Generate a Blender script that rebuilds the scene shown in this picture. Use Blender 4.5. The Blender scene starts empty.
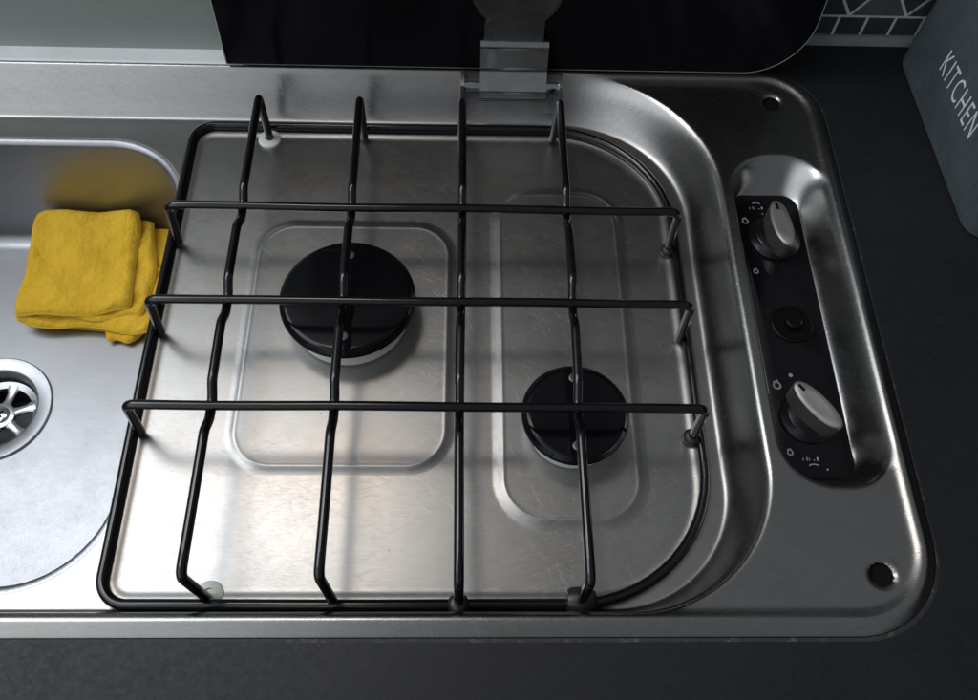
import bpy, math, random
import numpy as np
from mathutils import Vector, Matrix
random.seed(4); rng=np.random.default_rng(4)
S=0.001                                   # everything below is written in millimetres
sc=bpy.context.scene; COL=sc.collection
PI=math.pi

# ------------------------------------------------------------------ helpers
class MB:
    def __init__(s): s.v=[]; s.f=[]
    def add(s,vs,fs):
        o=len(s.v); s.v+= [tuple(a) for a in vs]; s.f+=[tuple(i+o for i in f) for f in fs]
    def rings(s,rings,close=True,cap0=False,cap1=False):
        o=len(s.v); n=len(rings[0])
        for r in rings: s.v+=[tuple(a) for a in r]
        for k in range(len(rings)-1):
            for i in range(n if close else n-1):
                j=(i+1)%n
                s.f.append((o+k*n+i,o+k*n+j,o+(k+1)*n+j,o+(k+1)*n+i))
        if cap0: s.f.append(tuple(o+i for i in range(n))[::-1])
        if cap1: s.f.append(tuple(o+(len(rings)-1)*n+i for i in range(n)))
    def lathe(s,prof,c=(0,0),n=64,cap0=True,cap1=True):
        s.rings([[(c[0]+r*math.cos(2*PI*i/n),c[1]+r*math.sin(2*PI*i/n),z) for i in range(n)] for r,z in prof],True,cap0,cap1)
    def box(s,x0,x1,y0,y1,z0,z1,b=0):
        if b<=0:
            v=[(x,y,z) for z in(z0,z1) for y in(y0,y1) for x in(x0,x1)]
            s.add(v,[(0,2,3,1),(4,5,7,6),(0,1,5,4),(2,6,7,3),(0,4,6,2),(1,3,7,5)])
        else:
            rs=[]
            for ins,z in ((b,z0),(b*.3,z0+b*.3),(0,z0+b),(0,z1-b),(b*.3,z1-b*.3),(b,z1)):
                rs.append(rr(x0+ins,x1-ins,y0+ins,y1-ins,max(b*1.5-ins,.1),z,6))
            s.rings(rs,True,True,True)
    def tube(s,pts,r,n=14,closed=False,caps=True):
        P=[Vector(p) for p in pts]; m=len(P); rings=[]
        T=[]
        for i in range(m):
            a=P[(i-1)%m] if (closed or i>0) else P[i]; b=P[(i+1)%m] if (closed or i<m-1) else P[i]
            T.append((b-a).normalized())
        N=T[0].orthogonal().normalized()
        if abs(T[0].z)<.9: N=(Vector((0,0,1))-T[0]*T[0].z).normalized()
        for i in range(m):
            N=(N-T[i]*N.dot(T[i])).normalized(); Bn=T[i].cross(N)
            rings.append([tuple(P[i]+(N*math.cos(2*PI*k/n)+Bn*math.sin(2*PI*k/n))*r) for k in range(n)])
        if closed: rings.append(rings[0])
        s.rings(rings,True,caps and not closed,caps and not closed)
    def build(s,name,m,parent=None,smooth=True,angle=40):
        me=bpy.data.meshes.new(name)
        me.from_pydata([(a*S,b*S,c*S) for a,b,c in s.v],[],s.f); me.materials.append(m)
        o=bpy.data.objects.new(name,me); COL.objects.link(o)
        import bmesh
        bm=bmesh.new(); bm.from_mesh(me); bmesh.ops.recalc_face_normals(bm,faces=bm.faces); bm.to_mesh(me); bm.free()
        if smooth:
            me.polygons.foreach_set('use_smooth',[True]*len(me.polygons))
            try: me.set_sharp_from_angle(angle=math.radians(angle))
            except Exception: pass
        if parent: o.parent=parent
        return o
def rr(x0,x1,y0,y1,r,z,n=10):
    """rounded rectangle ring; r = number or (x0y0, x1y0, x1y1, x0y1)"""
    if not isinstance(r,tuple): r=(r,)*4
    out=[]
    for (cx,cy,a0,q) in ((x0,y0,PI,r[0]),(x1,y0,1.5*PI,r[1]),(x1,y1,0,r[2]),(x0,y1,.5*PI,r[3])):
        ox=cx+q if cx==x0 else cx-q; oy=cy+q if cy==y0 else cy-q
        for k in range(n+1):
            a=a0+.5*PI*k/n; out.append((ox+q*math.cos(a),oy+q*math.sin(a),z))
    return out
def fillet(pts,r,n=6):
    """polyline with its inner corners rounded"""
    P=[Vector(p) for p in pts]; out=[P[0]]
    for i in range(1,len(P)-1):
        a,b,c=P[i-1],P[i],P[i+1]; u=(a-b);v=(c-b); rad=r[i] if isinstance(r,dict) else r
        th=u.angle(v); d=min(rad/math.tan(th/2),u.length*.49,v.length*.49)
        p0=b+u.normalized()*d; p1=b+v.normalized()*d
        for k in range(n+1):
            t=k/n; out.append(p0*(1-t)**2+b*2*t*(1-t)+p1*t*t)
    out.append(P[-1]); return [tuple(p) for p in out]
def props(o,label=None,cat=None,group=None,kind=None):
    if label:o['label']=label
    if cat:o['category']=cat
    if group:o['group']=group
    if kind:o['kind']=kind
    return o
def empty(name,loc=(0,0,0)):
    o=bpy.data.objects.new(name,None); COL.objects.link(o); o.empty_display_size=.01
    return o

# ------------------------------------------------------------------ materials
class NT:
    def __init__(s,name):
        s.m=bpy.data.materials.new(name); s.m.use_nodes=True; s.t=s.m.node_tree; s.n=s.t.nodes; s.l=s.t.links
        s.b=s.n['Principled BSDF']; s.co=s.n.new('ShaderNodeTexCoord')
    def inp(s,k,v):
        if hasattr(v,'links') or isinstance(v,bpy.types.NodeSocket): s.l.new(v,s.b.inputs[k])
        else: s.b.inputs[k].default_value=(*v,1) if isinstance(v,tuple) and len(v)==3 else v
    def noise(s,scale,detail=4,rough=.6,stretch=(1,1,1),rot=0,seed=0,dist=0):
        mp=s.n.new('ShaderNodeMapping'); mp.inputs['Scale'].default_value=stretch; mp.inputs['Location'].default_value=(seed,seed*.7,seed*.3)
        src=s.co.outputs['Object']
        if rot:
            m0=s.n.new('ShaderNodeMapping'); m0.inputs['Rotation'].default_value=(0,0,rot); s.l.new(src,m0.inputs[0]); src=m0.outputs[0]
        s.l.new(src,mp.inputs[0])
        t=s.n.new('ShaderNodeTexNoise'); t.inputs['Scale'].default_value=scale; t.inputs['Detail'].default_value=detail; t.inputs['Roughness'].default_value=rough; t.inputs['Distortion'].default_value=dist
        s.l.new(mp.outputs[0],t.inputs['Vector']); return t.outputs['Fac']
    def ramp(s,x,stops):
        r=s.n.new('ShaderNodeValToRGB'); e=r.color_ramp.elements
        while len(e)<len(stops): e.new(.5)
        for a,(p,c) in zip(e,stops): a.position=p; a.color=(*c,1) if isinstance(c,tuple) else (c,c,c,1)
        s.l.new(x,r.inputs[0]); return r.outputs[0]
    def rng(s,x,a,b,c,d):
        r=s.n.new('ShaderNodeMapRange'); s.l.new(x,r.inputs[0])
        for i,v in zip((1,2,3,4),(a,b,c,d)): r.inputs[i].default_value=v
        return r.outputs[0]
    def math(s,op,a,b=0.):
        m=s.n.new('ShaderNodeMath'); m.operation=op
        for i,v in enumerate((a,b)):
            if isinstance(v,bpy.types.NodeSocket): s.l.new(v,m.inputs[i])
            else: m.inputs[i].default_value=v
        return m.outputs[0]
    def mix(s,f,a,b):
        m=s.n.new('ShaderNodeMix'); m.data_type='RGBA'
        for k,v in ((0,f),(6,a),(7,b)):
            if isinstance(v,bpy.types.NodeSocket): s.l.new(v,m.inputs[k])
            else: m.inputs[k].default_value=(*v,1) if isinstance(v,tuple) else v
        return m.outputs[2]
    def bump(s,h,strength,dist=.0002,prev=None):
        b=s.n.new('ShaderNodeBump'); b.inputs['Strength'].default_value=strength; b.inputs['Distance'].default_value=dist
        s.l.new(h,b.inputs['Height'])
        if prev is not None: s.l.new(prev,b.inputs['Normal'])
        s.l.new(b.outputs[0],s.b.inputs['Normal']); return b.outputs[0]
def simple(name,col,rough=.5,metal=0.,spec=None,coat=None,var=.0,bump=0,bscale=900):
    k=NT(name)
    if var:
        n=k.noise(60,5,.65); lo=tuple(c*(1-var) for c in col); hi=tuple(min(1,c*(1+var)) for c in col)
        k.inp('Base Color',k.ramp(n,[(.3,lo),(.7,hi)])); k.inp('Roughness',k.rng(k.noise(35,6,.7,seed=3),.3,.7,max(.02,rough-.07),rough+.09))
    else: k.inp('Base Color',col); k.inp('Roughness',rough)
    k.inp('Metallic',metal)
    if spec is not None:k.b.inputs['Specular IOR Level'].default_value=spec
    if coat:k.b.inputs['Coat Weight'].default_value=coat;k.b.inputs['Coat Roughness'].default_value=.06
    if bump:k.bump(k.noise(bscale,3),bump,.0002)
    return k.m
def steel(name,base=(.350,.348,.338),r0=.21,r1=.28,brush=(1,14,1),bs=.20,scratch=.8,stain=True):
    k=NT(name)
    n1=k.noise(9,6,.6,seed=2); n2=k.noise(260,5,.7,brush); n3=k.noise(40,7,.75,seed=5)
    c=k.ramp(n1,[(.3,tuple(v*.95 for v in base)),(.7,tuple(min(1,v*1.03) for v in base))])
    # fine brushed grain and short wiping scratches catch the light differently
    g=k.noise(900,3,.7,(.12,1.6,1),seed=12); c=k.mix(k.rng(g,.35,.65,0.,.22),c,tuple(v*.62 for v in base))
    g=k.noise(120,6,.8,(1,9,1),.55,seed=21,dist=.4); c=k.mix(k.rng(g,.60,.70,0.,.48 if stain else .15),c,tuple(min(1,v*1.45) for v in base))
    g=k.noise(70,7,.8,(1,3,1),-.3,seed=27,dist=.8); c=k.mix(k.rng(g,.52,.72,0.,.32 if stain else .1),c,tuple(v*.7 for v in base))
    if stain:
        # heat tint and long thin scratches
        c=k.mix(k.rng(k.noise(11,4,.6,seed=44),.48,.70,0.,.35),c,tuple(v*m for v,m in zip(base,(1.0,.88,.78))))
        sz=k.n.new('ShaderNodeSeparateXYZ'); k.l.new(k.co.outputs['Object'],sz.inputs[0])
        gate=k.math('MULTIPLY',k.rng(k.noise(16,2,.5,seed=50),.45,.62,0.,1.),k.rng(sz.outputs['Z'],.004,.001,.25,1.))
        for sd,ro,sc_ in ((61,.62,38),(67,-.45,44),(73,1.25,34),(79,.15,40)):
            g=k.rng(k.noise(sc_,2,.5,(1,30,1),ro,sd,dist=.15),.66,.675,0.,.14); c=k.mix(k.math('MULTIPLY',g,gate),c,tuple(min(1,v*1.7) for v in base))
        sp_=k.rng(k.noise(520,2,.5,seed=90),.74,.77,0.,.7); c=k.mix(sp_,c,(.16,.14,.11))
        st=k.rng(k.noise(150,8,.8,seed=8),.68,.82,0.,.14); c=k.mix(st,c,(.40,.37,.32))
        # rust creeping out of the front screw hole and grime at the back one
        for (hx,hy,rad,col) in ((358.2,10.8,6.6,(.15,.08,.04)),(352,295,5.0,(.12,.09,.06))):
            d=k.n.new('ShaderNodeVectorMath'); d.operation='DISTANCE'; sx=k.n.new('ShaderNodeVectorMath'); sx.operation='MULTIPLY'
            sx.inputs[1].default_value=(1,1,0); k.l.new(k.co.outputs['Object'],sx.inputs[0]); k.l.new(sx.outputs[0],d.inputs[0]); d.inputs[1].default_value=(hx*S,hy*S,0)
            q=k.math('ADD',d.outputs['Value'],k.math('MULTIPLY',k.noise(220,4,seed=3),.007))
            c=k.mix(k.rng(q,(rad+2.8)*S,(rad-1.5)*S,0.,.6),c,col)
    k.inp('Base Color',c); k.inp('Metallic',1.)
    rr_=k.math('ADD',k.rng(n2,.3,.7,-.05,.05),k.rng(n3,.2,.8,r0,r1))
    if stain:   # the wiped and scoured hob floor is duller than the pressed edges
        sp=k.n.new('ShaderNodeSeparateXYZ'); k.l.new(k.co.outputs['Object'],sp.inputs[0])
        rr_=k.math('ADD',rr_,k.rng(sp.outputs['Z'],.0045,.0015,0.,.085))
    k.inp('Roughness',rr_)
    b=k.bump(n2,bs,.0001)
    if scratch:
        # long sweeping wiping scratches in two directions
        for sd,rt,strx in ((11,.5,1),(17,-.35,1),(23,1.2,1)):
            w=k.noise(55,4,.8,(1,26,1),rt,sd,dist=.25)
            b=k.bump(k.rng(w,.62,.70,0.,1.),scratch*.22,.00008,b)
        b=k.bump(k.noise(14,3,.5,seed=31),.25,.0006,b)
    return k.m
M={}
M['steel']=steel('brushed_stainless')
M['bowl']=steel('bowl_stainless',base=(.375,.38,.392),r0=.38,r1=.48,brush=(14,1,1),bs=.12,stain=False)
M['chrome']=simple('worn_chrome',(.50,.505,.51),.08,1.,var=.15)
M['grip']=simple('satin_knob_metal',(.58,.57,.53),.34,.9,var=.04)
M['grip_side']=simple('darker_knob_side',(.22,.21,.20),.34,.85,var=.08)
M['enamel']=simple('black_enamel_wire',(.004,.004,.005),.13,0,spec=.5,var=.25,bump=.12,bscale=500)
M['cap']=simple('black_burner_enamel',(.004,.004,.005),.12,0,spec=.2,bump=.05,bscale=350)
M['burner']=simple('cast_burner_ring',(.74,.73,.70),.45,.0,var=.15,bump=.25,bscale=700)
M['plastic']=simple('black_glossy_plate',(.005,.005,.006),.12,0,spec=.25,var=.2)
M['plastic2']=simple('black_knob_plastic',(.006,.006,.007),.25,0,spec=.2,var=.2)
M['rubber']=simple('dark_rubber',(.012,.012,.013),.42,0,var=.3,bump=.2)
M['washer']=simple('aged_white_washer',(.62,.64,.56),.45,0,var=.12)
M['dark']=simple('dark_cavity',(.006,.005,.005),.8,0,spec=.1,var=.3)
M['ink']=simple('grey_print',(.26,.27,.28),.5)
M['glass']=simple('black_lid_glass',(.004,.004,.005),.16,0,spec=.16)
M['edge']=simple('ground_glass_edge',(.30,.31,.28),.35,0,var=.2)
M['letter']=simple('white_letter_print',(.62,.64,.66),.55,0,var=.1)

# ------------------------------------------------------------------ camera (fitted to the photograph)
rt=Vector((0.99952939,-0.00725717,0.02980496)); up=Vector((-0.00791534,0.87769475,0.47915474)); fw=Vector((0.02963696,0.47916516,-0.87722426))
cd=bpy.data.cameras.new('camera'); cam=bpy.data.objects.new('camera',cd); COL.objects.link(cam); sc.camera=cam
mw=Matrix.Identity(4)
for i in range(3): mw[i][0]=rt[i]; mw[i][1]=up[i]; mw[i][2]=-fw[i]
mw.translation=Vector((166.0*S,-88.72*S,409.84*S)); cam.matrix_world=mw
cd.sensor_fit='HORIZONTAL'; cd.sensor_width=36; cd.lens=868.17/978*36; cd.clip_start=.01; cd.clip_end=50

# ------------------------------------------------------------------ the steel unit
def sd_rr(x,y,x0,x1,y0,y1,r):
    """signed distance (<0 inside) to a rounded rectangle; r=(x0y0,x1y0,x1y1,x0y1)"""
    if not isinstance(r,tuple): r=(r,)*4
    cx,cy=(x0+x1)/2,(y0+y1)/2; hx,hy=(x1-x0)/2,(y1-y0)/2
    px,py=x-cx,y-cy
    R=np.where(px<0,np.where(py<0,r[0],r[3]),np.where(py<0,r[1],r[2]))
    qx=np.abs(px)-hx+R; qy=np.abs(py)-hy+R
    return np.minimum(np.maximum(qx,qy),0)+np.hypot(np.maximum(qx,0),np.maximum(qy,0))-R
def ease(t,k=.6):
    t=np.clip(t,0,1); return (1-k)*t+k*t*t*(3-2*t)
def smooth_profile(d,xs,zs,w=1.0):
    """piecewise linear profile blurred by averaging taps"""
    out=0; taps=np.linspace(-w,w,7)
    for q in taps: out=out+np.interp(d+q,xs,zs)
    return out/len(taps)
BOWL=(-257,-1,7,278); BR=50
def panel_height(x,y):
    d=-sd_rr(x,y,-290,384,-19.4,324,(43,43,40,40))
    h=smooth_profile(d,[-9,-1,0.0,1.2,2.5,6.5,8.3,12.0,14,400],[10,19.5,21.2,23.0,23.6,26.6,26.9,24.9,24.6,24.6],1.3)
    # front strip keeps the level right up to the basin edge
    t1=-sd_rr(x,y,-272,312,-7.6,314.5,(70,70,86,86)); t2=sd_rr(x,y,-262,297.5,-3.4,297,(60,62,73,66))
    t=np.clip(t1,0,None)/(np.clip(t1,0,None)+np.clip(t2,0,None)+1e-6)
    # t: 0 on the ridge, 1 on the floor; slight concave wall
    tb=np.clip(t,0,1); e=ease(tb,.35); e=np.where(t1<=0,0,e)
    h=h*(1-e)
    # hob floor a touch lower than the sink plateau, then the two raised pressings
    s=ease(-sd_rr(x,y,3.5,284.5,3.8,286.2,(9,60,62,9))/2.6,1.); h=h-.9*s
    # long well with the control panel
    w1=-sd_rr(x,y,319.5,373.6,49.5,252.5,(25,23,23,25)); w2=sd_rr(x,y,322.6,361.5,60,236,(14,12,12,9))
    t=np.clip(w1,0,None)/(np.clip(w1,0,None)+np.clip(w2,0,None)+1e-6)
    e=np.where(w1<=0,0,ease(t,.6)); h=h*(1-e)+7.4*e
    return h
def pressings(x,y):
    h=0
    for (a,b,c,dd,r,w) in ((46,161,64.5,220,24,4.0),(182,259,36.5,246,26,4.6)):
        q=-sd_rr(x,y,a,b,c,dd,r); h=h+1.05*ease(q/w,.5)+.13*np.exp(-((q-.3)/.75)**2)+.13*np.exp(-((q-w)/.75)**2)
    return h
def blur(Z,n):
    for _ in range(n):
        P=np.pad(Z,1,'edge'); Z=(P[1:-1,1:-1]*4+P[:-2,1:-1]*2+P[2:,1:-1]*2+P[1:-1,:-2]*2+P[1:-1,2:]*2+P[:-2,:-2]+P[2:,2:]+P[:-2,2:]+P[2:,:-2])/16
    return Z
HOLES=[(355,8.6,5.4),(352,294.5,5.2),(-264,8.6,5.4)]
def build_panel(parent):
    stp=.7
    xs=np.arange(-294,388.5,stp); ys=np.arange(-23,328.5,stp); X,Y=np.meshgrid(xs,ys); nx,ny=len(xs),len(ys)
    Z=blur(panel_height(X,Y),5)+pressings(X,Y)
    X=X.ravel().copy();Y=Y.ravel().copy();Z=Z.ravel()
    for hx,hy,hr in HOLES:
        dx,dy=X-hx,Y-hy; r=np.hypot(dx,dy)+1e-9
        dip=np.clip(1-(r-hr)/3.2,0,1); Z=Z-1.1*dip**2
        m=np.abs(r-hr)<.55; X[m]=hx+dx[m]/r[m]*hr; Y[m]=hy+dy[m]/r[m]*hr
    i=np.arange((nx-1)*(ny-1)); a=(i//(nx-1))*nx+i%(nx-1); F=np.stack([a,a+1,a+nx+1,a+nx],1)
    cx=X[F].mean(1); cy=Y[F].mean(1)
    keep=sd_rr(cx,cy,*BOWL,BR)>1.0
    for hx,hy,hr in HOLES: keep&=np.hypot(cx-hx,cy-hy)>hr-.15
    F=F[keep]
    me=bpy.data.meshes.new('panel'); me.vertices.add(len(X)); me.vertices.foreach_set('co',(np.stack([X,Y,Z],1)*S).ravel())
    me.loops.add(F.size); me.loops.foreach_set('vertex_index',F.ravel().astype(np.int32))
    me.polygons.add(len(F)); me.polygons.foreach_set('loop_start',np.arange(0,F.size,4,dtype=np.int32)); me.polygons.foreach_set('loop_total',np.full(len(F),4,dtype=np.int32))
    me.polygons.foreach_set('use_smooth',np.ones(len(F),dtype=bool)); me.update(calc_edges=True); me.validate()
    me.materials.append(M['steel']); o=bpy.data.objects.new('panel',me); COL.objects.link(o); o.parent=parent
    return o
unit=empty('sink_hob_unit')
props(unit,'stainless steel sink and two-burner gas hob in one pressed unit with open black glass lid','sink hob')
build_panel(unit)
for hx,hy,hr in HOLES[:2]:
    b=MB(); z=float(panel_height(np.array([hx+8.]),np.array([hy+2.]))[0])-1.0
    z=24.6-1.1
    b.lathe([(hr+.35,z-.1),(hr+.1,z-.9),(hr-.1,z-2.0),(hr-1.2,z-2.2),(2.6,z-2.1),(.6,z-2.3)],(hx,hy),32,False,True)
    b.build('screw_hole',M['dark'],unit)

# bowl
DC=(-129,142.5); DZ=-95
b=MB(); N=16
def br(off,z,r=None): return rr(BOWL[0]-off,BOWL[1]+off,BOWL[2]-off,BOWL[3]+off,max(6,(BR+off) if r is None else r),z,N)
rings=[br(2.4,.07),br(1.2,-.02)]
for k in range(1,7):
    a=.5*PI*k/6; rings.append(br(1.2-4.2*math.sin(a)*.9,-3.8*(1-math.cos(a))))
for k in range(1,5): rings.append(br(-2.6-1.4*k/4,-3.8-(95-3.8-11)*k/4))
for k in range(1,8):
    a=.5*PI*k/7; rings.append(br(-4-11*(1-math.cos(a)),-84-11*math.sin(a)))
base=rings[-1]; circ=[]
M0=len(base)
for p in base:
    a=math.atan2(p[1]-DC[1],p[0]-DC[0]); circ.append((DC[0]+33*math.cos(a),DC[1]+33*math.sin(a),DZ-1.6))
for k in range(1,9):
    t=k/8; rings.append([(p[0]*(1-t)+c[0]*t,p[1]*(1-t)+c[1]*t,p[2]*(1-t)+c[2]*t) for p,c in zip(base,circ)])
b.rings(rings); bowl=b.build('sink_bowl',M['bowl'],unit,angle=180)

# drain
b=MB(); z=DZ-1.2
b.lathe([(36.0,z-.3),(35.9,z+.7),(35.2,z+1.3),(28.0,z+.9),(26.6,z+.2),(25.6,z-2),(24.4,z-10),(23,z-13)],DC,72,False,False)
drain=b.build('drain',simple('bright_drain_steel',(.42,.425,.44),.36,.95,var=.06),unit)
b=MB()
def sector(b,r0,r1,a0,a1,z0,z1,n=8): pass
# spoked strainer: hub + rim + six tapered spokes
b.lathe([(0.1,z-9.0),(6.5,z-9.0),(8.6,z-9.6),(9.2,z-12)],DC,40,False,False)
b.lathe([(19.3,z-13),(19.8,z-10.6),(23.8,z-9.2),(24.3,z-10.5),(24.3,z-13)],DC,64,False,False)
for k in range(6):
    a=math.radians(22+60*k); ca,sa=math.cos(a),math.sin(a)
    secs=[]
    for r,w,zz in ((7,3.6,z-9.6),(11,2.5,z-10.2),(16,2.6,z-10.4),(19,3.8,z-10.2),(21.5,5.2,z-9.8)):
        ring=[]
        for u,v in ((-1,-2.5),(-1,-.9),(-.55,0),(.55,0),(1,-.9),(1,-2.5)):
            ring.append((DC[0]+r*ca-u*w*sa,DC[1]+r*sa+u*w*ca,zz+v*.9))
        secs.append(ring)
    b.rings(secs,True,True,True)
b.build('strainer',simple('strainer_steel',(.50,.51,.53),.28,.95,var=.08),drain)
b=MB(); b.lathe([(25.2,z-5),(22,z-22),(21,z-34),(.5,z-36)],DC,48,False,True); b.build('waste_cup',simple('waste_cup_dark',(.05,.05,.055),.4,.3,var=.3),drain)
b=MB(); sc_c=DC
b.lathe([(5.9,z-9.2),(5.8,z-7.9),(4.6,z-7.3),(.2,z-7.1)],DC,32,False,True)
drs=b.build('drain_screw',M['chrome'],drain)
b=MB()
for a in (math.radians(40),math.radians(130)):
    ca,sa=math.cos(a),math.sin(a); L,w=3.2,.62
    vs=[(DC[0]+u*L*ca-v*w*sa,DC[1]+u*L*sa+v*w*ca,z-7.02+h) for h in(-.6,.05 if a<1 else .08) for u,v in((-1,-1),(1,-1),(1,1),(-1,1))]
    b.add(vs,[(0,3,2,1),(4,5,6,7),(0,1,5,4),(1,2,6,5),(2,3,7,6),(3,0,4,7)])
b.build('cross_slot',M['dark'],drain,smooth=False)

# burners
def burner(cx,cy,R,zt,zb,scr,rot):
    b=MB(); r=R
    b.lathe([(r-7,zb-2),(r-5.2,zb-.2),(r-4.4,zb+1.2),(r-4.2,zb+3),(r-2.3,zt-7.2),(r-1.5,zt-5.6),(r-3,zt-4.6),(r-8,zt-4.4)],(cx,cy),96,False,True)
    base=b.build('burner',M['burner'],unit)
    b=MB()
    b.lathe([(r-5,zt-4.9),(r-.6,zt-5.0),(r-.05,zt-4.3),(r-.1,zt-3.2),(r-.8,zt-2.3),(r-1.7,zt-1.5),(r-2.1,zt-.7),(r-2.9,zt-.15),(r-4.4,zt),(r*.55,zt+.15),(1,zt+.2)],(cx,cy),96,False,True)
    cap=b.build('burner_cap',M['cap'],base)
    for s in(1,-1):
        x,y=cx+rot*s,cy+scr*s; b=MB()
        b.lathe([(2.7,zt-.1),(2.6,zt+.5),(2.0,zt+.75),(1.3,zt+.72),(1.1,zt+.25),(.1,zt+.2)],(x,y),20,False,True)
        b.build('cap_screw',M['ds'],base)
    return base
M['ds']=simple('dull_screw',(.09,.09,.09),.4,.6,var=.3)
burner(104.7,155.6,35.9,22,1.0,25,0)['label']='larger round burner under a black cap'
burner(221.7,89.4,26.9,21.5,1.0,18.3,0)['label']='smaller round burner under a black cap'

# control plate, knobs, prints
b=MB()
rs=[]
for ins,z in ((0,7.0),(0,8.6),(.5,9.0)): rs.append(rr(323.2+ins,361.3-ins,59.5+ins,236-ins,(17,9,9,8),z,10))
b.rings(rs,True,True,True); plate=b.build('control_plate',M['plastic'],unit)
def knob(cx,cy,ang):
    b=MB(); z=9.0
    b.lathe([(14.8,z),(14.8,z+1.4),(14.0,z+2.2),(12.2,z+3.0),(11.4,z+4.4),(10.6,z+5.0),(2,z+5.0)],(cx,cy),56,False,True)
    base=b.build('knob',M['plastic2'],unit)
    d=Vector((-math.sin(ang),math.cos(ang))); e=Vector((math.cos(ang),math.sin(ang)))
    def oval(L,W,z,n=56):
        out=[]
        for i in range(n):
            a=2*PI*i/n; c,s_=math.cos(a),math.sin(a)
            u=L*math.copysign(abs(c)**.92,c); v=W*math.copysign(abs(s_)**1.0,s_)
            out.append((cx+d.x*u+e.x*v,cy+d.y*u+e.y*v,z))
        return out
    b=MB()
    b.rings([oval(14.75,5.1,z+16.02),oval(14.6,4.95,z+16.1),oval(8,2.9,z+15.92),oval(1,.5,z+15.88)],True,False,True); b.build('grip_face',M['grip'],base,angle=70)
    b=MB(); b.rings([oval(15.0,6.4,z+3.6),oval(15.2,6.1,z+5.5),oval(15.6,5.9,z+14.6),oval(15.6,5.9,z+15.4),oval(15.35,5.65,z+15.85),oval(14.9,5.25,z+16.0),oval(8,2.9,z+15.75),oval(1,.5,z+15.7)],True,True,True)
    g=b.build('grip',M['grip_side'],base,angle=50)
    b=MB()
    p=[]
    for u,v in ((9.2,-.75),(13.2,-.75),(13.2,.75),(9.2,.75)):
        p.append((cx+d.x*u+e.x*v,cy+d.y*u+e.y*v))
    b.add([(x,y,z+15.9) for x,y in p]+[(x,y,z+16.3) for x,y in p],[(0,3,2,1),(4,5,6,7),(0,1,5,4),(1,2,6,5),(2,3,7,6),(3,0,4,7)])
    b.build('pointer_mark',M['dark'],base,smooth=False)
    return base
knob(343,204,math.radians(6)); knob(341.8,92.5,math.radians(36.5))
b=MB(); z=9.0; c=(343.6,147.5)
b.lathe([(11.6,z),(11.5,z+.9),(10.6,z+1.4),(9.6,z+1.2),(9.2,z+.5),(4.6,z+.4),(4.4,z+4.2),(3.6,z+4.9),(.4,z+4.9)],c,6*8,False,True)
b.build('blank_knob_seat',simple('matt_black_plastic',(.004,.004,.004),.35,0,spec=.10,var=.2),unit)
# printed flame icons, ticks and dots beside the knobs
def flame(b,x,y,s,z=9.06):
    o=[(0,-1),(.55,-.85),(.85,-.3),(.7,.25),(.35,.6),(.3,1.15),(-.15,.75),(-.5,.9),(-.75,.2),(-.85,-.35),(-.5,-.85)]
    inn=[(0,-.62),(.32,-.5),(.48,-.15),(.38,.15),(.15,.3),(.1,.55),(-.1,.35),(-.28,.4),(-.42,.05),(-.46,-.25),(-.28,-.52)]
    b.rings([[(x+u*s,y+v*s,z) for u,v in o],[(x+u*s,y+v*s,z) for u,v in inn]])
for x,y,s_ in ((328.6,217,2.4),(329.5,182,1.9),(329.4,111,2.8),(329.8,73.5,2.0)):
    b=MB(); flame(b,x,y,s_); b.build('flame_icon',M['ink'],plate,smooth=False)
for x,y,r in ((337.6,116.5,1.1),(334.3,212,.7),(339.6,222,.4),(333,196,.4),(347,64.2,.5)):
    b=MB(); b.add([(x+r*math.cos(a),y+r*math.sin(a),9.07) for a in [2*PI*i/12 for i in range(12)]],[tuple(range(12))]); b.build('dial_dot',M['ink'],plate,smooth=False)
def arc(cx,cy,r,a0,a1,w,z=9.08,n=10):
    b=MB(); b.rings([[(cx+(r+d)*math.cos(math.radians(a0+(a1-a0)*i/n)),cy+(r+d)*math.sin(math.radians(a0+(a1-a0)*i/n)),z) for i in range(n+1)] for d in(-w/2,w/2)],close=False); b.build('dial_arc',M['ink'],plate,smooth=False)
arc(340.5,62.8,4.2,55,125,.55); arc(336.5,226,4.0,50,120,.55)
for cx,cy in ((339.5,68.8),(336.4,225.2)):
    for dx,hh,ww in ((-4,1.5,.35),(-2.1,1.9,.5),(-.9,1.5,.4),(1.4,.7,.5),(3.0,1.9,.9)):
        x=cx+dx; b=MB(); b.add([(x,cy,9.08),(x+ww,cy,9.08),(x+ww,cy+hh,9.08),(x,cy+hh,9.08)],[(0,1,2,3)]); b.build('dial_tick',M['ink'],plate,smooth=False)

# lid with its hinge
TILT=math.radians(7); LY,LZ=313.0,29.5
def L(x,h,o=0.):   # point on the lid: h up along it, o out of its front face
    return (x, LY+h*math.sin(TILT)-o*math.cos(TILT), LZ+h*math.cos(TILT)+o*math.sin(TILT))
def lid_outline(ins=0):
    x0,x1,h0,h1=22+ins,371-ins,0+ins,338-ins; pts=[]
    for cx,ch,r,a0 in ((x0,h0,.8,PI),(x1,h0,36,1.5*PI),(x1,h1,40,0),(x0,h1,.8,.5*PI)):
        ox=cx+r if cx==x0 else cx-r; oh=ch+r if ch==h0 else ch-r
        n=20 if r>5 else 3
        for k in range(n+1):
            a=a0+.5*PI*k/n; pts.append((ox+r*math.cos(a),oh+r*math.sin(a)))
    return pts
T=4.2
b=MB(); b.rings([[L(x,h,-.25) for x,h in lid_outline(.35)],[L(x,h,-T+.25) for x,h in lid_outline(.35)]],True,False,False)
lo=lid_outline(.6)
b=MB()
b.rings([[L(x,h,0) for x,h in lid_outline(.9)],[L(x,h,-T) for x,h in lid_outline(.9)]],True,True,True)
lid=b.build('lid',M['glass'],unit,angle=30)
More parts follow.
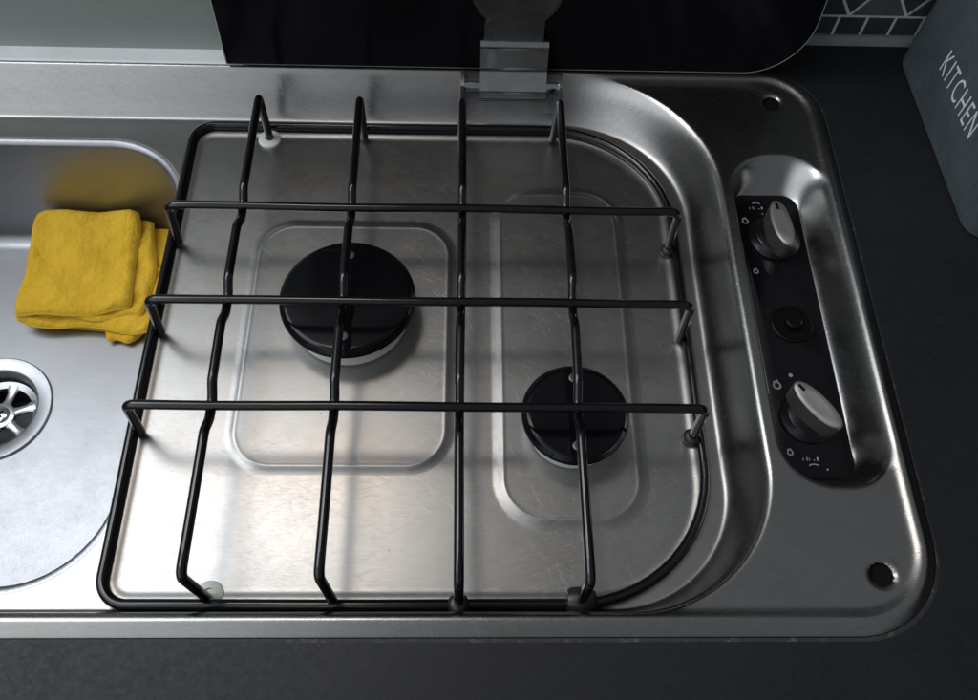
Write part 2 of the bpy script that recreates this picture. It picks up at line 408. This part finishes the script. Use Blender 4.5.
b=MB(); o0,o1=lid_outline(.86),lid_outline(0)
b.rings([[L(x,h,-.05) for x,h in o0],[L(x,h,-.25) for x,h in lid_outline(.25)],[L(x,h,-.7) for x,h in o1],[L(x,h,-T+.7) for x,h in o1],[L(x,h,-T+.25) for x,h in lid_outline(.25)],[L(x,h,-T+.05) for x,h in o0]],True,False,False)
b.build('lid_edge',M['edge'],lid,angle=30)
# round fixing disc on the lid
HX=195.0
b=MB()
def disc(b,cx,ch,prof,n=56):
    b.rings([[L(cx+r*math.cos(2*PI*i/n),ch+r*math.sin(2*PI*i/n),o) for i in range(n)] for r,o in prof],True,True,True)
disc(b,HX,55,[(26.5,0.1),(26.5,1.6),(25.8,2.4),(24,2.6),(22.6,2.2),(8,2.3),(7,3.2),(1,3.6)])
b.rings([[L(x,h,o) for x,h in ((HX-17.5,20),(HX+16.5,20),(HX+16.5,40),(HX-17.5,40))] for o in (.1,2.5)],True,True,True)
b.rings([[L(x,h,o) for x,h in ((HX-18.2,21),(HX-15,21),(HX-15,36),(HX-18.2,33))] for o in (.1,3.2)],True,True,True)
M['disc']=steel('smoked_hinge_metal',base=(.17,.17,.165),r0=.20,r1=.38,brush=(1,1,1),bs=.3,scratch=.6,stain=False)
disc_o=b.build('hinge_disc',M['disc'],lid)
# curved chrome strap: side profile (out of lid, up) swept along x
prof=[(2.6,23.6),(4.6,23.3),(6.3,22.2),(7.2,19.5),(7.5,14),(8.0,7),(9.4,2.6),(11.6,.2),(14.2,-2.6),(15.5,-6.6),(14.7,-11),(11.6,-14.4),(7,-15.8),(3.6,-15)]
def catm(P,n=5):
    out=[]
    for i in range(len(P)-1):
        p0=P[max(i-1,0)];p1=P[i];p2=P[i+1];p3=P[min(i+2,len(P)-1)]
        for k in range(n):
            t=k/n; out.append(tuple(.5*((2*p1[j])+(-p0[j]+p2[j])*t+(2*p0[j]-5*p1[j]+4*p2[j]-p3[j])*t*t+(-p0[j]+3*p1[j]-3*p2[j]+p3[j])*t**3) for j in(0,1)))
    out.append(P[-1]); return out
pf=catm(prof); th=1.5
inn=[]
for i,(o,h) in enumerate(pf):
    a=pf[max(i-1,0)]; c=pf[min(i+1,len(pf)-1)]; dx,dy=c[0]-a[0],c[1]-a[1]; l=math.hypot(dx,dy)+1e-9
    inn.append((o+dy/l*th,h-dx/l*th))
b=MB(); x0,x1=HX-20.3,HX+19.7
ringsx=[]
loop=pf+inn[::-1]
for x in (x0,x0+.35,x1-.35,x1):
    f_=.35 if x in (x0,x1) else 0
    ringsx.append([L(x,h,o) for o,h in loop])
b.rings(ringsx,True,True,True)
strap=b.build('hinge_strap',M['chrome'],lid,angle=85)
# barrel pin and side cheeks on the panel
b=MB(); ctr=L(0,-7,7.2); n=28
def xcyl(b,xa,xb,r,cy,cz,bev=.5):
    b.rings([[(x,cy+rr_*math.cos(2*PI*i/n),cz+rr_*math.sin(2*PI*i/n)) for i in range(n)] for x,rr_ in ((xa,r-bev),(xa+bev,r),(xb-bev,r),(xb,r-bev))],True,True,True)
xcyl(b,164,224,4.0,ctr[1],ctr[2]); b.build('hinge_pin',M['chrome'],lid)
b=MB()
for xa,xb in ((163.2,165.4),(222.6,224.8)):
    pr=[(ctr[1]-8,ctr[2]-14),(ctr[1]-8.2,ctr[2]+1),(ctr[1]-6,ctr[2]+6),(ctr[1]-1,ctr[2]+8),(ctr[1]+5,ctr[2]+8),(ctr[1]+6,ctr[2]-6),(ctr[1]+3,ctr[2]-14)]
    b.rings([[(x,y,z_) for y,z_ in pr] for x in (xa,xb)],True,True,True)
# back web of the bracket between the cheeks
pr=[(ctr[1]+2.6,ctr[2]+7.6),(ctr[1]+4.6,ctr[2]+7.6),(ctr[1]+4.6,ctr[2]-5),(ctr[1]-3,ctr[2]-14),(ctr[1]-7.2,ctr[2]-14),(ctr[1]-1.2,ctr[2]-7)]
b.rings([[(x,y,z_) for y,z_ in pr] for x in (165.4,222.6)],True,True,True)
b.build('hinge_bracket',simple('dark_plated_bracket',(.22,.22,.215),.28,.9,var=.2),unit,angle=35)

# ------------------------------------------------------------------ pan grate
grate=empty('pan_support_grate'); props(grate,'black wire pan support standing over the two gas burners','pan support')
FR=2.65; b=MB()
pts=rr(0,287.6,0,290,(13,70,72,13),2.4,14)
# densify straight runs
P=[]
for i,p in enumerate(pts):
    q=pts[(i+1)%len(pts)]; P.append(p); dd=math.dist(p,q)
    if dd>20:
        for k in range(1,int(dd//12)): t=k/int(dd//12); P.append(tuple(p[j]*(1-t)+q[j]*t for j in range(3)))
wob=lambda x,y:(.25*math.sin(x*.031+1)+.2*math.sin(y*.043))
P=[(x+wob(y,x)*.6,y+wob(x,y)*.6,z) for x,y,z in P]
b.tube(P,FR,16,closed=True); b.build('outer_frame',M['enamel'],grate)
YR=[200.6,142.0,84.0]; XC=[47.0,105.0,164.6,221.3]; RB=2.35; HZ=38.
for yy in YR:
    b=MB(); tip=.6
    path=fillet([(4.6,yy+1.2,2.6),(8.6,yy,HZ),(281.8,yy-.4,HZ),(283.2,yy+.2,2.6)],{1:6.5,2:6.5},8)
    full=[path[0]]
    for p in path[1:]:
        a=full[-1]; dd=math.dist(a,p); m=int(dd//9)
        for k in range(1,m+1):
            t=k/(m+1); full.append((a[0]*(1-t)+p[0]*t,a[1]*(1-t)+p[1]*t,a[2]*(1-t)+p[2]*t))
        full.append(p)
    full=[(x,y+.18*math.sin(x*.05+yy),z+.18*math.sin(x*.037+yy*.1)) for x,y,z in full]
    b.tube(full,RB,14); b.build('cross_bar',M['enamel'],grate)
def hz(y):
    z=HZ
    for yy in YR:
        d=abs(y-yy)
        z=min(z,HZ-4.9*(1-ease(np.array((d-3.5)/11.),1.)).item()) if d<14.5 else z
    return z
for i,xx in enumerate(XC):
    b=MB()
    y0,y1={0:(3.9,281.5),1:(2.6,282.5),2:(.4,284),3:(.8,283)}[i]
    yb=279.5; yf=4.2 if i<2 else 1.6
    top=[(xx,y,hz(y)) for y in np.arange(yf+9,yb-8,2.)]
    pth=fillet([(xx+ (1.4 if i==0 else 1.2 if i==1 else 0 if i==2 else -.6),y0,1.8),(xx,yf,HZ-.4),top[0]],{1:6.5},8)[:-1]+top+fillet([top[-1],(xx,yb,HZ-.2),(xx-.8,y1,1.8)],{1:5.5},8)[1:]
    pth=[(x+.25*math.sin(y*.03+i),y,z) for x,y,z in pth]
    b.tube(pth,RB,14); b.build('long_bar',M['enamel'],grate)
# rubber boots and washers on the feet
def boot(x,y,r,h,m,z=-1.2,name='rubber_foot'):
    b=MB(); b.lathe([(r*.8,z),(r,z+1),(r,z+h*.6),(r*.88,z+h*.85),(r*.6,z+h),(r*.3,z+h+.1)],(x,y),32,True,True); return b.build(name,m,grate)
boot(283.2,200.8,4.2,5.5,M['rubber']); boot(283.2,84.2,4.6,6,M['rubber'])
boot(164.6,-.2,5.2,8.5,M['rubber']); 
b=MB()
o=rng.random(3)
b.rings([[(x,1.2+ry*math.cos(2*PI*k/28),4.2+rz*math.sin(2*PI*k/28)) for k in range(28)] for x,ry,rz in ((214.2,2.6,2.8),(214.8,5.2,5.2),(217,6.3,6.0),(223,6.5,6.3),(226,6.0,5.6),(227.8,4.6,4.4),(228.4,2.4,2.4))],True,True,True)
b.build('rubber_foot',M['rubber'],grate)
def washer(x,y,r,z=-1.25):
    b=MB(); b.lathe([(2.6,z+.3),(2.7,z+2.2),(r-1.4,z+2.0),(r-.3,z+1.3),(r,z)],(x,y),40,False,False); b.lathe([(2.65,z+1.2),(.3,z+1.3)],(x,y),40,False,True); return b.build('pale_washer',M['washer'],grate)
washer(46.2,281.4,7.0,-.6); washer(49.6,5.4,6.6,-1.2)

# ------------------------------------------------------------------ cloth
def vnoise(x,y,seed=0):
    return (math.sin(x*1.1+seed*1.7+1.3*math.sin(y*.9+seed))+math.sin(y*1.3-seed+1.1*math.sin(x*.7+seed*2)))*.5
def cloth_layer(b,fl,bl,brr,frr,z0,z1,tf,tb,seed,nu=70,nv=64,wave=2.,lip=0):
    """closed soft slab: corners front-left, back-left, back-right, front-right (x,y); bottom heights z0 (front) z1 (back); thickness front/back"""
    top=[];bot=[]
    def pos(u,v):
        # wavy outline
        q=(2*u-1); w_=(2*v-1); u=.5+.5*q*(1-.05*w_**6); v=.5+.5*w_*(1-.04*q**6)
        eu=wave*vnoise(v*7,seed,seed); ev=wave*vnoise(u*8,seed+3,seed)
        x=(fl[0]*(1-u)+frr[0]*u)*(1-v)+(bl[0]*(1-u)+brr[0]*u)*v; y=(fl[1]*(1-u)+frr[1]*u)*(1-v)+(bl[1]*(1-u)+brr[1]*u)*v
        x+=eu*(2*u-1)**3; y+=ev*(1-v)**4
        return x,y
    def edge(u,v):
        du=min(u,1-u)*abs(frr[0]-fl[0]); dv=min(v,1-v)*abs(bl[1]-fl[1]); R=lerp(tf,tb,v)*.5
        R=max(R,.1); e=1.
        for d in(du,dv):
            t=min(d/R,1.); e*=math.sqrt(max(0,1-(1-t)**2))
        return e
    lerp=lambda a,c,t:a*(1-t)+c*t
    us=[.5-.5*math.cos(PI*i/nu) for i in range(nu+1)]; vs=[.5-.5*math.cos(PI*j/nv) for j in range(nv+1)]
    us=[.55*a+.45*i/nu for i,a in enumerate(us)]; vs=[.55*a+.45*i/nv for i,a in enumerate(vs)]
    o=len(b.v)
    for sgn in (1,-1):
        for j,v in enumerate(vs):
            for i,u in enumerate(us):
                x,y=pos(u,v); e=edge(u,v); th=lerp(tf,tb,v)
                mid=lerp(z0,z1,v**1.25)+th*.5+1.3*vnoise(x*.11,y*.09,seed)+.8*vnoise(x*.23,y*.2,seed+5)*(1-v)
                zz=mid+sgn*th*.5*e
                if sgn>0: zz+=e*(.55*vnoise(x*.42,y*.38,seed+9)+.28*vnoise(x*1.1,y*1.2,seed+2)+1.3*vnoise(x*.16+y*.1,y*.13,seed+1))
                b.v.append((x,y,zz))
    n=nu+1; tot=n*(nv+1)
    for j in range(nv):
        for i in range(nu):
            a=o+j*n+i; b.f.append((a,a+1,a+n+1,a+n)); a+=tot; b.f.append((a,a+n,a+n+1,a+1))
    # edges share positions (e=0), stitch
    for i in range(nu):
        for j in (0,nv):
            a=o+j*n+i; b.f.append((a,a+tot,a+tot+1,a+1))
    for j in range(nv):
        for i in (0,nu):
            a=o+j*n+i; b.f.append((a,a+n,a+n+tot,a+tot))
k=NT('yellow_cloth')
n=k.noise(28,5,.7); n2=k.noise(700,4,.8,seed=2); n3=k.noise(150,5,.8,seed=7)
c=k.ramp(n,[(.3,(.80,.46,.022)),(.7,(.95,.59,.045))]); c=k.mix(k.rng(n3,.62,.75,0.,.35),c,(.40,.27,.03)); c=k.mix(k.rng(n2,.35,.7,0.,.3),c,(.90,.66,.10))
k.inp('Base Color',c); k.inp('Roughness',.95); k.b.inputs['Specular IOR Level'].default_value=.15
try: k.b.inputs['Sheen Weight'].default_value=.35; k.b.inputs['Sheen Roughness'].default_value=.5; k.b.inputs['Sheen Tint'].default_value=(1,.72,.3,1)
except Exception: pass
bb=k.bump(n3,.9,.0018); bb=k.bump(n2,.9,.0008,bb)
M['cloth']=k.m
b=MB()
F0=-95.4
cloth_layer(b,(-113,199),(-119,271),(-4,272),(-20,199),F0,F0+4,7,9,1,wave=3.0)
cloth_layer(b,(-121,199),(-118,271.5),(-6,271),(-38,195),F0+4.5,F0+10,7.5,10,2,wave=4.4)
cloth_layer(b,(-66,188),(-72,240),(-24,240),(-45,192),F0+.5,F0+9,7,7,7,wave=2.6)      # flap pushed out at the front
cloth_layer(b,(-112,201),(-115,271),(-41,271.5),(-41,202),F0+10,F0+20,6.5,10,3,wave=3.0)
cloth_layer(b,(-123,199.5),(-117,271),(-50,272),(-50,204),F0+13,F0+27.5,8.5,11,4,wave=2.0)
cloth_layer(b,(-123.5,199),(-121,262),(-108,262),(-110,199),F0+4,F0+16,14,18,8,wave=1.0)  # rolled fold on the left
import bmesh
_me=bpy.data.meshes.new('tmp'); _me.from_pydata(b.v,[],b.f); _b=bmesh.new(); _b.from_mesh(_me); bmesh.ops.recalc_face_normals(_b,faces=_b.faces); _b.normal_update()
fv=[(v.co.copy(),v.normal.copy()) for v in _b.verts]; _b.free(); bpy.data.meshes.remove(_me)
for _ in range(9000):                                # loose fibres of the felted cloth
    co,no=random.choice(fv)
    if no.z<-.3: continue
    d=(no+Vector((random.gauss(0,.7),random.gauss(0,.7),random.gauss(0,.45)))).normalized(); L_=random.uniform(.5,1.5)
    sd=d.orthogonal().normalized()*.055; p=co+Vector((random.uniform(-.6,.6),random.uniform(-.6,.6),0))-no*.15; m_=p+d*L_*.55+Vector((random.gauss(0,.15),random.gauss(0,.15),0))
    b.add([p-sd,p+sd,m_+sd*.8,m_-sd*.8,p+d*L_+Vector((random.gauss(0,.3),random.gauss(0,.3),-.1))],[(0,1,2,3),(3,2,4)])
cl=b.build('folded_cloth',M['cloth'],angle=180); props(cl,'folded yellow cleaning cloth lying in the sink against its back wall','cloth')

# ------------------------------------------------------------------ surroundings
k=NT('charcoal_laminate')
n=k.noise(420,6,.8,(1,1.5,1)); n2=k.noise(12,4,.6)
c=k.ramp(n,[(.34,(.0065,.0070,.0082)),(.66,(.011,.0114,.0125)),(.80,(.028,.027,.026))])
c=k.mix(k.rng(n2,.3,.7,0.,.3),c,(.02,.021,.024)); k.inp('Base Color',c); k.inp('Roughness',k.rng(k.noise(300,5,.8,seed=4),.3,.7,.36,.58)); k.b.inputs['Specular IOR Level'].default_value=.27; k.bump(n,.35,.0002)
b=MB(); z1=22.0
# counter sheet with the cut-out under the unit
def ringo(z_): return rr(-700,900,-320,352,1,z_,10)
def ringh(z_): return rr(-281,375,-10.5,316,36,z_,10)
b.rings([ringo(z1),ringh(z1),ringh(z1-38),ringo(z1-38),ringo(z1)]); ct=b.build('countertop',k.m,smooth=False); props(ct,kind='structure')
# faint sealant line along the front of the unit
b=MB()
ring0=rr(-290,384,-19.6,324,(43,43,40,40),22.0,16); 
rs=[]
for off,zz in ((-.8,22.6),(.2,22.3),(.8,22.03)):
    rs.append([(x,y,zz) for x,y,_ in rr(-290-off,384+off,-19.4-off,324+off,(43,43,40,40),0,24)])
b.rings(rs); 
k=NT('old_sealant'); k.inp('Base Color',k.ramp(k.noise(160,6,.8),[(.55,(.022,.022,.022)),(.85,(.22,.21,.19))])); k.inp('Roughness',.55); k.bump(k.noise(300,4),.5,.0004)
b.build('sealant_bead',k.m,unit)

# tiled wall behind
k=NT('dark_tile'); k.inp('Base Color',k.ramp(k.noise(20,4),[(.3,(.022,.026,.028)),(.7,(.045,.052,.054))])); k.inp('Roughness',k.rng(k.noise(50,3,seed=2),.3,.7,.25,.4)); tile_m=k.m
k=NT('dark_tile_slate'); k.inp('Base Color',k.ramp(k.noise(20,4),[(.3,(.055,.062,.064)),(.7,(.085,.095,.096))])); k.inp('Roughness',.4); tile2_m=k.m
grout=simple('grey_grout',(.42,.44,.44),.8,0,var=.15,bump=.4,bscale=900)
b=MB(); b.box(-700,900,352,364,-20,352); wall=b.build('tiled_wall',grout,smooth=False)
props(wall,'dark tiled wall with grey grout lines behind the black counter','wall')
b=MB(); b2=MB()
def tile(b,pts,y=352,t=.55):
    cx=sum(p[0] for p in pts)/len(pts); cz=sum(p[1] for p in pts)/len(pts)
    def sh(f): 
        return [(cx+(x-cx)*f,z_) if False else (x+(cx-x)*f,z_+(cz-z_)*f) for x,z_ in pts]
    r0=[(x,y+.3,z_) for x,z_ in pts]; r1=[(x,y-t*.6,z_) for x,z_ in pts]; r2=[(x,y-t,z_) for x,z_ in sh(.03)]
    b.rings([r0,r1,r2],True,False,True)
g=.95; px=17.9
zb0,zb1=27.5,40.5
for i in range(-50,24):
    x0=399.3-px+px*i+g; x1=399.3+px*i-g
    tile(b,[(x0,zb0),(x1,zb0),(x1,zb1),(x0,zb1)])
# mosaic of triangles over the strip
zz0,zz1=42.3,68.
for row in range(0,9):
    za=zz0+row*27.5; zb=za+26
    for i in range(-25,14):
        X0=404.5+i*36+(18 if row%2 else 0)
        A=[(X0+1.2,za),(X0+34.8,za),(X0+18,zb-.9)]; Bt=[(X0+19.4,zb),(X0+36,za+1.6),(X0+52.6,zb)]
        tile(b2 if (i*7+row)%3==0 else b,A); tile(b2 if (i*5+row)%4==1 else b,Bt)
b.build('wall_tiles',tile_m,wall,smooth=False); b2.build('wall_tiles',tile2_m,wall,smooth=False)
b=MB(); b.rings([[(x,352.2,27.2),(x,350.4,26.9),(x,348.2,24.2),(x,347.2,22.05),(x,352.2,22.05)] for x in (-700,899)],True,True,True)
b.build('wall_sealant',simple('grey_sealant',(.13,.145,.15),.5,0,var=.15),wall,smooth=False)

# grey-green upright panel behind the sink
k=NT('grey_green_panel'); n=k.noise(7,5,.65,(1,1,1.6)); n2=k.noise(90,7,.8,(1,1,3),seed=4)
c=k.ramp(n,[(.3,(.33,.37,.345)),(.7,(.40,.44,.415))]); c=k.mix(k.rng(n2,.60,.76,0.,.30),c,(.56,.60,.58)); c=k.mix(k.rng(k.noise(60,6,.8,seed=14),.66,.76,0.,.4),c,(.27,.30,.29))
k.inp('Base Color',c); k.inp('Roughness',.55); M['sp']=k.m
b=MB(); b.box(-300,30,327,332,22.1,335,1.2)
sp=b.build('splashback_panel',M['sp'],angle=50); props(sp,'plain grey-green upright panel behind the sink, left of the black lid','splashback')
b=MB(); b.rings([[(x,327.4,28.2),(x,326.4,28.0),(x,317.2,27.55),(x,316.2,26.9),(x,317,24),(x,327.4,22.1)] for x in (-300,31)],True,True,True)  # pale strip laid over the back rim, below the upright panel
b.build('back_rim_strip',simple('pale_rim_strip',(.84,.85,.83),.45,0,var=.05),sp,smooth=False)

# kitchen tin
k=NT('slate_blue_enamel'); n=k.noise(22,6,.75); n2=k.noise(260,5,.8,seed=3)
c=k.ramp(n,[(.3,(.042,.056,.062)),(.7,(.085,.104,.108))]); c=k.mix(k.rng(n2,.5,.75,0.,.3),c,(.13,.15,.16)); k.inp('Base Color',c); k.inp('Roughness',k.rng(n2,.3,.7,.42,.6)); k.bump(n2,.2,.0003)
tin=empty('kitchen_tin')
props(tin,'slate blue-grey storage box lettered KITCHEN in white, on the counter right of the hob','storage box')
b=MB(); rs=[]
tx0,tx1,ty0,ty1=0,150,0,147
for ins,z_ in ((3,0),(.8,.8),(0,3),(0,178),(.6,180),(1.6,181)): rs.append(rr(tx0+ins,tx1-ins,ty0+ins,ty1-ins,14-ins,z_,10))
b.rings(rs,True,True,True); body=b.build('tin_body',k.m,tin)
b=MB(); rs=[]
for ins,z_ in ((-.9,170),(-1.2,171),(-1.2,182),(-.6,184),(1.5,185),(8,185.6)): rs.append(rr(tx0+ins,tx1-ins,ty0+ins,ty1-ins,14-min(ins,8),z_,10))
b.rings(rs,True,True,True); b.build('tin_lid',k.m,tin)
cu=bpy.data.curves.new('lettering','FONT'); cu.body='KITCHEN'; cu.size=21.5*S; cu.extrude=.0001; cu.space_character=1.16; cu.resolution_u=6; cu.offset=-.00022
to=bpy.data.objects.new('tmp_text',cu); COL.objects.link(to); bpy.context.view_layer.update()
me=bpy.data.meshes.new_from_object(to.evaluated_get(bpy.context.evaluated_depsgraph_get())); bpy.data.objects.remove(to)
me.materials.append(M['letter'])
# text plane (u along -Y, v up), scaled narrow
for v in me.vertices:
    u,w,d=v.co; v.co=(-.00008-d,(142-40)*S-u*.55,30.5*S+w)
me.update(); lt=bpy.data.objects.new('lettering',me); COL.objects.link(lt); lt.parent=body
tin.location=(445.3*S,194*S,22.1*S); tin.rotation_euler=(0,0,math.radians(2.0)) 

# small dust specks and crumbs on the hob floor are part of the steel pressing
# ------------------------------------------------------------------ light
w=bpy.data.worlds.new('World'); sc.world=w; w.use_nodes=True; nt=w.node_tree; bg=nt.nodes['Background']
# a dim room that is light towards its windows (left) and dark on the right and low down
wc=nt.nodes.new('ShaderNodeTexCoord'); wx=nt.nodes.new('ShaderNodeSeparateXYZ'); nt.links.new(wc.outputs['Generated'],wx.inputs[0])
def wr(src,a,b_,c,d):
    r=nt.nodes.new('ShaderNodeMapRange'); r.interpolation_type='SMOOTHSTEP'; nt.links.new(src,r.inputs[0])
    for i,v in zip((1,2,3,4),(a,b_,c,d)): r.inputs[i].default_value=v
    return r.outputs[0]
wm=nt.nodes.new('ShaderNodeMath'); wm.operation='MULTIPLY'
wq=nt.nodes.new('ShaderNodeMath'); wq.operation='MULTIPLY_ADD'; nt.links.new(wx.outputs['Y'],wq.inputs[0]); wq.inputs[1].default_value=-.45; nt.links.new(wx.outputs['Z'],wq.inputs[2])
nt.links.new(wr(wx.outputs['X'],.03,-.60,.14,1.30),wm.inputs[0]); nt.links.new(wr(wq.outputs[0],.25,.65,.035,1.),wm.inputs[1])
nt.links.new(wm.outputs[0],bg.inputs[1]); bg.inputs[0].default_value=(.88,.93,1.0,1)
def area(name,loc,tgt,sx,sy,power,col):
    l=bpy.data.lights.new(name,'AREA'); l.shape='RECTANGLE'; l.size=sx; l.size_y=sy; l.energy=power; l.color=col
    o=bpy.data.objects.new(name,l); COL.objects.link(o); o.location=loc
    o.rotation_euler=(Vector(tgt)-Vector(loc)).to_track_quat('-Z','Y').to_euler(); return o
area('ceiling_light',(-.14,.46,1.30),(.10,.10,0),.24,.24,1.45,(1,.89,.80))
area('window_light',(-.62,.34,1.08),(-.05,.14,0),.70,.70,4.6,(.88,.93,1))
# ------------------------------------------------------------------ render
sc.render.engine='CYCLES'; sc.view_settings.view_transform='Standard'; sc.view_settings.look='None'; sc.view_settings.gamma=1; sc.view_settings.exposure=.42
sc.render.resolution_x=1024; sc.render.resolution_y=733
